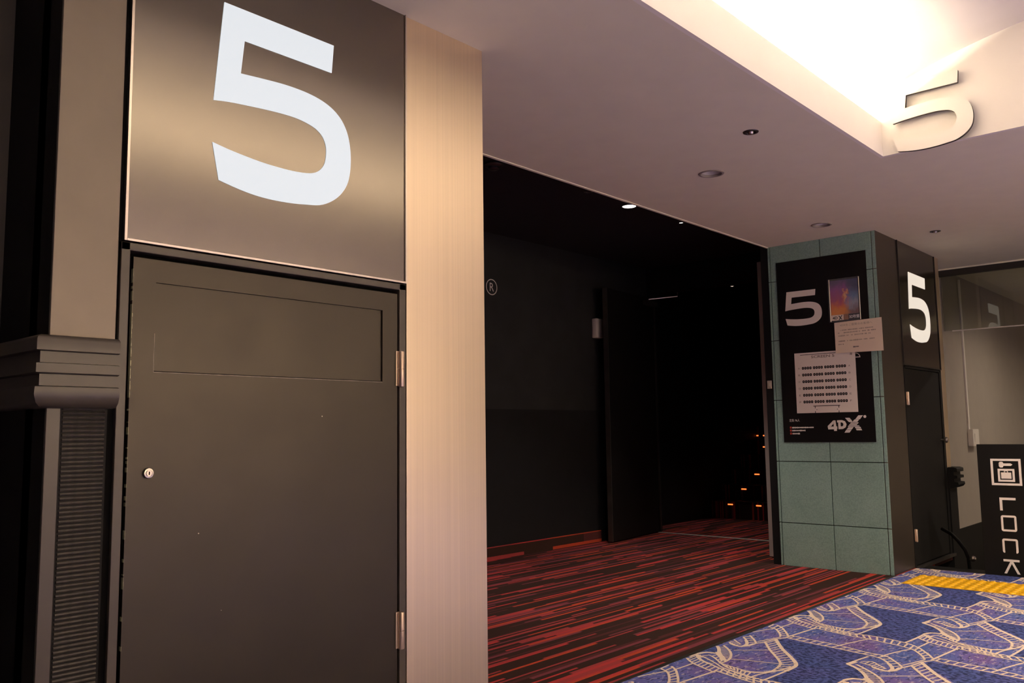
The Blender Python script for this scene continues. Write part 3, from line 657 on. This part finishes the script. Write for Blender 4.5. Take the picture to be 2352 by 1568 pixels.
# ---- seating chart sheet
SX = FX-.0012
sc_ = thing('seating_chart', 'white seating chart headed SCREEN 5 on the black board', 'chart', (FX, 3.118, 1.39))
built(rectX(FX-.0002, .001, 2.838, 3.398, 1.389, 1.942), 'sheet', 'paper_white', sc_)
Y0, Z1 = 3.398, 1.942
cw, chh = .560/960.0, .553/950.0        # metres per unit of a 960 x 950 layout, origin at the upper left
def lay(a, c): return Y0-a*cw, Z1-c*chh
def bar(mb, a0, c0, a1, c1, th=.0006):
    y0_, z0_ = lay(a0, c0); y1_, z1_ = lay(a1, c1); mb.box(SX-th, SX, min(y0_, y1_), max(y0_, y1_), min(z0_, z1_), max(z0_, z1_))
mb = MB(); bar(mb, 95, 28, 660, 36); built(mb, 'screen_line', 'print_black', sc_)
y_, z_ = lay(272, 92); text_on('title_text', 'SCREEN 5', .03, (SX-.0006, y_, z_), U_, V_, 'print_grey', sc_, fit=(.215, .024), bold=.0006)
y_, z_ = lay(878, 85); text_on('corner_text', '扉', .02, (SX-.0006, y_, z_), U_, V_, 'print_grey', sc_, fit=(.022, .026))
seats = MB(); dots = MB()
for r_ in range(6):
    cy = 243+r_*106.5
    for k in range(16):
        cxp = 132+k*40.5+(k//4)*18; w_ = 17.5; h_ = 21
        ya, za = lay(cxp, cy)
        ch = [(-1, -.55), (-.6, -1), (.6, -1), (1, -.55), (1, .55), (.6, 1), (-.6, 1), (-1, .55)]
        p, off = onX([(ya+a*w_*cw, za+c*h_*chh) for a, c in ch], SX, -.0006); seats.poly(p, off)
        dots.box(SX-.0009, SX, ya-3.6*cw, ya+3.6*cw, za-5*chh, za+6*chh)
    for a in (52, 848):
        y_, z_ = lay(a, cy+14); text_on('row_letter', 'ABCDEF'[r_], .02, (SX-.0006, y_, z_), U_, V_, 'print_grey', sc_, fit=(.016, .0155))
o = built(seats, 'seat_marks', 'print_black', sc_); o['kind'] = 'stuff'
o = built(dots, 'seat_numbers', 'print_white', sc_); o['kind'] = 'stuff'
mb = MB(); bar(mb, 270, 838, 690, 848); bar(mb, 293, 848, 303, 878); bar(mb, 664, 848, 674, 878); bar(mb, 293, 922, 303, 950); bar(mb, 664, 922, 674, 950); bar(mb, 318, 896, 330, 905); bar(mb, 640, 896, 652, 905)
built(mb, 'screen_outline', 'print_black', sc_)
# ---- film poster in a clear stand-off holder
fp = thing('film_poster', 'small purple and orange film poster in a clear holder beside the board numeral', 'poster', (FX, 2.907, 2.2))
PXf = FX-.004
built(rectX(FX-.0002, .004, 2.766, 3.046, 2.200, 2.588), 'backing', 'print_black', fp)
built(rectX(PXf, .001, 2.780, 3.030, 2.262, 2.575), 'picture', 'poster_art', fp)
built(rectX(PXf, .001, 2.921, 3.030, 2.212, 2.261), 'format_label', 'paper_cream', fp)
built(rectX(PXf, .001, 2.877, 2.9205, 2.212, 2.261), 'brown_label', 'print_brown', fp)
text_on('format_text', '4D', .03, (PXf-.0016, 3.020, 2.222), U_, V_, 'print_black', fp, fit=(.046, .026), bold=.001)
built(MB().poly([(PXf-.001, 2.966, 2.214), (PXf-.001, 2.957, 2.214), (PXf-.001, 2.930, 2.256), (PXf-.001, 2.939, 2.256)], (-.0006, 0, 0)).poly([(PXf-.001, 2.968, 2.252), (PXf-.001, 2.957, 2.252), (PXf-.001, 2.932, 2.218), (PXf-.001, 2.943, 2.218)], (-.0006, 0, 0)), 'format_cross', 'print_black', fp)
text_on('format_text', '3D吹替', .03, (PXf-.0016, 2.870, 2.220), U_, V_, 'print_white', fp, fit=(.092, .032), bold=.0006)
for ya in (3.036, 2.7705): built(MB().tube([(PXf-.006, ya, 2.204), (PXf-.006, ya, 2.586)], .0045, 10), 'edge_rod', 'frame_metal', fp, smooth=True)
built(rectX(PXf-.004, .002, 2.764, 3.050, 2.198, 2.590), 'clear_cover', 'acrylic', fp)
# ---- paper notice taped over the corner
NX = FX-.016
nt_ = thing('paper_notice', 'cream paper notice with printed Japanese lines hanging past the board edge', 'notice', (NX, 2.793, 1.915))
built(MB().poly([(NX, 3.003, 1.916), (NX, 2.586, 1.912), (NX, 2.588, 2.203), (NX, 3.004, 2.191)], (-.0008, 0, 0)), 'sheet', 'paper_cream', nt_)
NXf = NX-.0012
text_on('heading_text', '4DXをご鑑賞のお客様へ', .03, (NXf, 2.955, 2.153), (0, -1, .012), V_, 'print_tan', nt_, fit=(.285, .021))
rnd = random.Random(8)
for z, a, c in ((2.118, 2.96, 2.655), (2.094, 2.975, 2.640), (2.068, 2.972, 2.685), (2.020, 2.972, 2.650), (1.992, 2.975, 2.935)):
    mb = MB(); y = a
    while y > c:
        wd = rnd.uniform(.006, .012)
        if rnd.random() < .82: hh = rnd.uniform(.003, .006); mb.box(NXf-.0004, NXf, y-wd*.75, y, z-hh+(a-y)*.02, z+hh+(a-y)*.02)
        y -= wd
    built(mb, 'text_line', 'print_tan', nt_)['kind'] = 'stuff'
built(MB().box(NXf-.0004, NXf, 2.824, 2.846, 1.957, 1.969).box(NXf-.0004, NXf, 2.796, 2.822, 1.959, 1.968), 'company_mark', 'print_grey', nt_)

# ---- cut-out numeral on the end wall of the vault
cn = thing('cutout_number', 'cream cut-out numeral 5 with black edges standing off the lit cove wall', 'sign', (VX1-.06, 1.5, 2.96))
pts = [(1.738-(1.738-1.276)*a, 2.957+(3.400-2.957)*c) for a, c in FIVE]
p, off = onX(pts, VX1-.025, -.022); built(MB().poly(p, off), 'edge', 'edge_black', cn)
p, off = onX(pts, VX1-.0472, -.004); built(MB().poly(p, off), 'face', 'cove_paint', cn)
for yy, z in ((1.66, 3.25), (1.42, 3.355), (1.34, 3.05), (1.62, 2.985)):
    built(MB().lathe([(.008, 0), (.008, -.026)], (VX1, yy, max(z, 2.99)), 'X', 12), 'standoff', 'steel', cn)

# ================================================================== CEILING FITTINGS
def downlight(x, y, r, label, lit=None, z=ZC, grp='unlit recessed downlights', mat='ceiling_paint'):
    t = thing('downlight', label, 'downlight', (x, y, z), grp)
    built(MB().lathe([(r+.016, -.0005), (r+.014, -.005), (r+.002, -.006), (r-.003, .002), (r-.003, .01)], (x, y, z), 'Z', 36), 'trim_ring', 'beige_wall', t, smooth=True)
    built(MB().lathe([(r-.002, .008), (r-.010, .035), (r-.022, .085), (.0001, .085)], (x, y, z), 'Z', 36), 'reflector', 'white_plastic', t, smooth=True)
    built(MB().lathe([(.0001, .060), (.026, .062), (.030, .075), (.0001, .084)], (x, y, z), 'Z', 24), 'lamp', lit or 'white_plastic', t, smooth=True)
    return t
downlight(*DOWN[0], 'unlit white downlight nearest the camera in the taupe ceiling')
downlight(*DOWN[1], 'unlit downlight in the ceiling in front of the green tiled column')
WHERE = ['in front of the locker panel', 'right of the vault, far from the sign wall', 'behind the camera to the right', 'behind the camera', 'first from the left along the rear wall',
         'second from the left along the rear wall', 'third from the left along the rear wall', 'fourth from the left along the rear wall', 'fifth from the left along the rear wall']
for (x, y, r), q in zip(OTHER, WHERE):  # fittings for the added lobby lamps, all out of view
    downlight(x, y, r, 'added unseen lit ceiling downlight '+q, 'downlight_lit', grp='added lobby downlights')
def spotlet(x, y, r, label):
    t = thing('sprinkler_head', label, 'sprinkler', (x, y, ZC), 'small round ceiling heads')
    built(MB().lathe([(r+.016, -.0005), (r+.014, -.004), (r, -.005), (r-.004, .004), (r-.006, .02), (.0001, .02)], (x, y, ZC), 'Z', 28), 'escutcheon', 'dark_steel', t, smooth=True)
    built(MB().lathe([(.0001, -.018), (.014, -.015), (.019, -.004), (.014, .008), (.006, .018)], (x, y, ZC), 'Z', 20), 'head', 'steel', t, smooth=True)
spotlet(*SPOTS[0], 'small metal sprinkler head in the ceiling below the lit cove edge')
spotlet(*SPOTS[1], 'small metal sprinkler head in the ceiling in front of the right lit numeral')

# ================================================================== DARK FOYER
FY = 6.0
wf = struct(MB().box(1.2, 9.3, FY, FY+.06, 1.488, 3.30).build('wall_foyer', 'black_wall'), 'charcoal upper wall of the dark foyer', 'wall')
struct(MB().box(1.2, 9.3, FY-.006, FY+.06, 0, 1.488).build('wall_foyer', 'black_dado'), 'black lower wall of the dark foyer', 'wall')
struct(MB().box(1.2, 8.10, FY-.024, FY-.006, 0, .125).build('baseboard_foyer', 'red_skirting'), 'carpet skirting with red dashes along the foyer wall', 'skirting')
struct(MB().box(1.2, 1.26, 3.6, FY, 0, 3.3).build('wall_foyer_end', 'black_wall'), 'black end wall of the foyer behind the metal pillar', 'wall')
struct(MB().box(1.2, 2.264, 3.56, 3.62, 0, 3.3).build('wall_foyer_near', 'black_wall'), 'black foyer wall behind the service door', 'wall')
# black return beside the green tiles, doorway plane
struct(MB().box(CX+.01, 9.30, 3.622, 3.70, 0, 3.30).build('wall_return', 'black_dado'), 'black wall edge beside the green tiles', 'wall')
struct(MB().box(9.22, 9.36, 3.70, 6.0, 2.97, 3.34).box(9.24, 9.36, 5.96, 6.3, 0, 4.3).box(9.3, 9.36, 3.4, 6.3, 3.3, 4.3).build('wall_doorway', 'black_dado'), 'black lintel over the auditorium doorway', 'wall')
rl = thing('wall_lettering', 'grey registered mark painted on the charcoal foyer wall', 'lettering', (6.344, FY, 2.65))
rp = ring_pts(.083, 40); ri = ring_pts(.0735, 40); mb = MB()
mb.add([(6.344+a, FY-.0015, 2.735+c) for a, c in rp]+[(6.344+a, FY-.0015, 2.735+c) for a, c in ri], [(k, (k+1) % 40, 40+(k+1) % 40, 40+k) for k in range(40)])
built(mb, 'ring', 'print_white', rl)
text_on('letter', 'R', .1, (6.346, FY-.0015, 2.735), (1, 0, 0), (0, 0, 1), 'print_white', rl, fit=(.062, .086), centre=True)
wb = thing('wall_speaker', 'small white box mounted high on the charcoal foyer wall', 'speaker', (8.10, FY, 2.33))
box('housing', (8.035, 8.165, FY-.075, FY, 2.33, 2.56), 'white_plastic', wb, .012, True)
box('side_cover', (8.165, 8.185, FY-.07, FY, 2.34, 2.55), 'dark_steel', wb, .004)
# smoke detector and downlights under the black ceiling
sd = thing('smoke_detector', 'round smoke detector on the black foyer ceiling beside the metal pillar', 'detector', (4.68, 4.39, 3.3))
built(MB().lathe([(.075, 0), (.075, -.016), (.066, -.026), (.045, -.03)], (4.68, 4.39, 3.3), 'Z', 28), 'base', 'dark_steel', sd, smooth=True)
built(MB().lathe([(.045, -.028), (.043, -.044), (.03, -.052), (.0001, -.054)], (4.68, 4.39, 3.3), 'Z', 24), 'sensor', 'dark_steel', sd, smooth=True)
def foyer_light(x, y, r, label, mat):
    t = thing('foyer_downlight', label, 'downlight', (x, y, 3.3), 'foyer ceiling lights')
    built(MB().lathe([(r+.012, 0), (r+.01, -.006), (r, -.007), (r-.004, -.001)], (x, y, 3.3), 'Z', 28), 'trim_ring', 'dark_steel', t, smooth=True)
    built(MB().lathe([(r-.004, -.003), (.0001, -.003)], (x, y, 3.3), 'Z', 28), 'lamp', mat, t)
foyer_light(6.47, 4.37, .065, 'brightly lit round downlight in the black foyer ceiling', 'downlight_lit')
foyer_light(7.36, 4.36, .022, 'pin-sized lit spotlight in the black foyer ceiling', 'downlight_lit')
foyer_light(5.81, 4.34, .03, 'unlit small fitting in the black foyer ceiling', 'dark_steel')
als = thing('track_spotlight', 'tiny lit spotlight hanging beyond the auditorium lintel', 'spotlight', (10.19, 5.31, 3.1))
built(MB().tube([(10.19, 5.31, 4.3), (10.19, 5.31, 3.2)], .008, 8), 'stem', 'matte_black', als)
built(MB().lathe([(.0001, .14), (.028, .135), (.032, .02), (.030, .018), (.028, .03), (.0001, .03)], (10.19, 5.31, 3.09), 'Z', 18), 'housing', 'matte_black', als, smooth=True)
built(MB().lathe([(.026, .024), (.0001, .014)], (10.19, 5.31, 3.09), 'Z', 18), 'lens', 'tiny_lamp', als)
# open double doors
def leaf_box(hx, hy, ex, ey, th, z0, z1, side):
    h, e = Vector((hx, hy, 0)), Vector((ex, ey, 0)); d = (e-h).normalized(); nn = Vector((-d.y, d.x, 0))*side*th
    return MB().poly([(hx, hy, z0), (ex, ey, z0), (ex+nn.x, ey+nn.y, z0), (hx+nn.x, hy+nn.y, z0)], (0, 0, z1-z0))
d3 = thing('door_3', 'black auditorium door leaf folded open against the foyer wall', 'door', (9.28, 5.92, 0), kind='structure')
built(leaf_box(9.26, 5.925, 8.04, 5.775, .05, .012, 2.90, -1), 'door_leaf', 'matte_black', d3, bevel=.002)
built(leaf_box(8.052, 5.7755, 8.036, 5.7735, .056, .012, 2.90, -1), 'edge_strip', 'dark_steel', d3)
box('jamb', (9.24, 9.262, 5.905, 5.96, 0, 2.97), 'dark_steel', d3)
cl2 = built(MB().box(8.95, 9.2, 5.83, 5.885, 2.80, 2.86), 'door_closer', 'dark_steel', d3, bevel=.004)
o = MB().tube([(9.0, 5.83, 2.87), (9.22, 5.55, 2.90), (9.225, 5.55, 2.95)], .008, 8).build('closer_arm', 'steel', None, True); o.parent = cl2
d4 = thing('door_4', 'black auditorium door leaf folded open beside the green tiled column', 'door', (9.22, 3.80, 0), kind='structure')
built(leaf_box(9.24, 3.79, 8.07, 3.865, .045, .012, 2.93, -1), 'door_leaf', 'matte_black', d4, bevel=.002)
built(MB().box(8.050, 8.070, 3.862, 3.912, .012, 2.93), 'edge_strip', 'satin_metal', d4, bevel=.002)
struct(MB().box(9.19, 9.24, 3.8, 5.92, -.02, .004).build('trim_7', 'satin_metal'), 'thin metal threshold strip across the auditorium doorway', 'threshold')
sw = thing('wall_switch', 'small cream wall switch on the black edge beside the green tiles', 'switch', (CX, 3.66, 1.62))
box('plate', (CX-.002, CX+.012, 3.64, 3.683, 1.628, 1.705), 'cream_plastic', sw, .003)
box('rocker', (CX-.006, CX, 3.652, 3.671, 1.650, 1.684), 'cream_plastic', sw, .002)
# auditorium: side wall, carpeted steps with amber lights
struct(MB().box(9.3, 13.9, 6.30, 6.36, 0, 4.3).build('wall_auditorium', 'black_dado'), 'black side wall of the auditorium beside the steps', 'wall')
struct(MB().box(13.84, 13.9, 3.5, 6.3, 0, 4.3).build('wall_auditorium_rear', 'black_dado'), 'black rear wall of the auditorium', 'wall')
struct(MB().box(9.36, 13.9, 3.44, 3.5, 0, 4.3).build('wall_auditorium_near', 'black_dado'), 'black near wall of the auditorium', 'wall')
st = thing('carpeted_steps', 'red striped carpeted steps rising into the dark auditorium', 'stairs', (11.2, 5.4, 0))
for k in range(7):
    o = box('step', (11.2+.3*k, 13.8, 4.2, 6.296, .24+.21*(k-1) if k else .0, .24+.21*k), 'red_carpet', st)
    box('nosing', (11.188+.3*k, 11.23+.3*k, 4.2, 6.296, .24+.21*k, .246+.21*k), 'edge_black', st)
for k, yy, lab in ((0, 5.997, 'amber step light on the lowest riser, farther from the door edge'), (0, 5.568, 'amber step light on the lowest riser, beside the door edge'), (1, 5.935, 'amber step light on the second riser'),
                   (2, 5.873, 'amber step light on the third riser'), (4, 6.038, 'tiny red step light on the fifth riser'), (5, 6.175, 'tiny red step light on the sixth riser, right of its pair'), (5, 6.285, 'tiny amber step light on the sixth riser, left of its pair')):
    x = 11.2+.3*k; z = .198+.198*k if k < 3 else (.977 if k == 4 else 1.147); hw = .038 if k < 3 else .016
    t = thing('step_light', lab, 'light', (x, yy, z-.01), 'amber step lights')
    box('lens', (x-.008, x-.001, yy-hw, yy+hw, z-.0085, z+.0085), 'step_light_orange', t)
    box('housing', (x-.003, x, yy-hw-.006, yy+hw+.006, z-.013, z+.013), 'edge_black', t)

# ================================================================== RIGHT BACKGROUND: STAIRS DOWN, LOCKER PANEL, GLASS CURTAIN
struct(MB().box(9.488, 16, 2.80, 2.86, .14, ZC+.02).box(9.44, 9.50, P0+.19, 2.86, .14, ZC).build('wall_stair', 'beige_wall'), 'plain beige wall beyond the tiled column', 'wall')
struct(MB().box(9.36, 16, 2.785, 2.86, -.7, .14).build('baseboard_stair', 'matte_black'), 'black skirting under the beige wall', 'skirting')
o = rail_mesh([lambda d: (9.37, P0+.02-d*2.2), lambda d: (9.60, P0+.02-d*2.2)]); o.v = [(x, y, z-.697) for x, y, z in o.v]
struct(o.build('trim_8', 'matte_black', smooth=True), 'end of a black three-ridged rail against the beige wall', 'moulding')
struct(MB().box(9.352, 9.60, P0-.015, P0+.19, -.7, .83).build('wall_stair_dado', 'matte_black'), 'black dado below the rail at the end of the column', 'wall')
ds = thing('lower_steps', 'black steps going down behind the locker panel', 'stairs', (8.24, 2.3, -.7))
for k in range(4): box('step', (8.285, 8.51+.28*k, 1.0, P0-.032, -.175*(k+2) if k < 3 else -.7, -.175*k-.01) if k < 3 else (8.285, 9.35, 1.0, P0-.032, -.70, -.535), 'matte_black', ds)
lp = thing('locker_sign_panel', 'black panel lettered LOCK with key and suitcase pictogram beside the stairs', 'sign panel', (8.23, 1.5, 0))
box('panel', (8.23, 8.28, .6, 2.052, -.3, 1.094), 'matte_black', lp, .003)
def lockbars(name, rects=None, polys=None):
    mb = MB()
    for y0_, y1_, z0_, z1_ in (rects or []): mb.box(8.2285, 8.23, min(y0_, y1_), max(y0_, y1_), min(z0_, z1_), max(z0_, z1_))
    for pl in (polys or []): p, off = onX(pl, 8.23, -.0015); mb.poly(p, off)
    return built(mb, name, 'print_white', lp)
def frame(y0_, y1_, z0_, z1_, t): return [(y0_, y1_, z1_-t, z1_), (y0_, y1_, z0_, z0_+t), (y0_, y0_-t, z0_+t, z1_-t), (y1_+t, y1_, z0_+t, z1_-t)]
lockbars('locker_pictogram', frame(1.952, 1.724, .750, .972, .018)+frame(1.901, 1.775, .781, .888, .016)+[(1.877, 1.800, .806, .858), (1.853, 1.848, .858, .868), (1.829, 1.824, .858, .868), (1.853, 1.824, .868, .872)],
         [[(1.889, .937), (1.880, .947), (1.862, .947), (1.853, .934), (1.800, .934), (1.786, .924), (1.800, .913), (1.853, .913), (1.862, .899), (1.880, .899), (1.889, .909)]])
T = .0165
def rbox(y0_, y1_, z0_, z1_, r=.016, t=T, open_=False):
    """rounded ring as a strip of quads"""
    def rr(y0_, y1_, z0_, z1_, r):
        out = []
        for cy, cz, a0 in ((y1_+r, z1_-r, 0), (y0_-r, z1_-r, 90), (y0_-r, z0_+r, 180), (y1_+r, z0_+r, 270)):
            for k in range(5):
                a = math.radians(a0+k*22.5); out.append((cy-r*math.cos(a), cz+r*math.sin(a)))
        return out
    a = rr(y0_, y1_, z0_, z1_, r); c = rr(y0_-t, y1_+t, z0_+t, z1_-t, max(.002, r-t)); n_ = len(a); mb = MB()
    fs = [(k, (k+1) % n_, n_+(k+1) % n_, n_+k) for k in range(n_)]
    if open_: fs.pop(14)
    return mb.add([(8.2285, y, z) for y, z in a+c], fs)
lockbars('letter_l', [(1.903, 1.782, .628, .648), (1.903, 1.883, .540, .628)])
built(rbox(1.902, 1.786, .368, .501), 'letter_o', 'print_white', lp)
built(rbox(1.904, 1.787, .190, .308, open_=True), 'letter_c', 'print_white', lp)
lockbars('letter_k', [(1.905, 1.786, .120, .138)], [[(1.855, .1199), (1.844, .1199), (1.844, .103), (1.885, .021), (1.905, .021)], [(1.844, .1199), (1.833, .1199), (1.786, .021), (1.806, .021), (1.844, .103)]])
hr = thing('stair_handrail', 'dark bent handrail with steel end knob beside the locker panel', 'handrail', (8.6, 2.27, -.19))
built(MB().tube([(8.75, 2.52, .30), (8.66, 2.42, .27), (8.60, 2.345, .215), (8.60, 2.295, .14), (8.60, 2.272, .07), (8.60, 2.266, -.05), (8.60, 2.266, -.184)], .016, 12), 'rail', 'matte_black', hr, smooth=True)
built(MB().lathe([(.0001, .026), (.016, .022), (.025, .008), (.025, -.008), (.016, -.022), (.0001, -.026)], (8.60, 2.232, .068), 'Z', 18), 'end_knob', 'steel', hr, smooth=True)
built(MB().tube([(8.60, 2.268, .06), (8.60, 2.238, .067)], .009, 8), 'knob_stem', 'steel', hr)
# glass smoke curtain
gc = thing('glass_smoke_curtain', 'hanging glass smoke curtain across the ceiling over the stairs', 'glass curtain', (10.2, 1.0, 2.29))
box('glass', (10.195, 10.205, -2.5, 2.78, 2.295, 2.90), 'smoke_glass', gc)
box('top_channel', (10.17, 10.23, -2.5, 2.80, 2.90, 2.965), 'edge_black', gc)
box('ceiling_lip', (10.16, 10.24, -2.5, 2.80, 2.965, 2.985), 'ceiling_paint', gc)
box('bottom_edge', (10.192, 10.208, -2.5, 2.70, 2.285, 2.296), 'white_plastic', gc)
cd = thing('cable_conduit', 'slim white cable conduit running down the beige wall to a box', 'conduit', (10.95, 2.8, 1.1))
built(MB().box(10.905, 10.955, 2.782, 2.80, 1.21, 2.96), 'duct', 'white_plastic', cd, bevel=.003)
cb = built(MB().box(10.89, 11.14, 2.74, 2.80, 1.02, 1.215), 'junction_box', 'white_plastic', cd, bevel=.006)
o = MB().box(10.95, 11.08, 2.735, 2.741, 1.07, 1.165).build('box_cover', 'white_plastic'); o.parent = cb
# ---- tactile paving
tp = thing('tactile_paving', 'yellow tactile paving strip with raised dots on the blue carpet', 'tactile paving', (7.6, 2.2, 0))
TX0, TX1 = 7.345, 7.845; TW = .2975
dome = None
for r_ in range(9):
    ya = 2.452-TW*r_
    for cc_ in range(2):
        xa = TX0+.25*cc_
        tl = box('tile', (xa+.0008, xa+.2492, ya-TW+.001, ya, 0, .004), 'tactile_yellow', tp)
        for a in range(3):
            for c in range(4):
                if dome is None:
                    dm = MB().lathe([(.029, 0), (.025, .005), (.016, .0085), (.0001, .0095)], (0, 0, 0), 'Z', 10).build('dome', 'tactile_yellow', None, True); dome = dm.data; o = dm
                else: o = bpy.data.objects.new('dome', dome); COL.objects.link(o)
                o.parent = tl; o.location = (xa+.25*(a+.5)/3, ya-TW*(c+.5)/4, .0038)
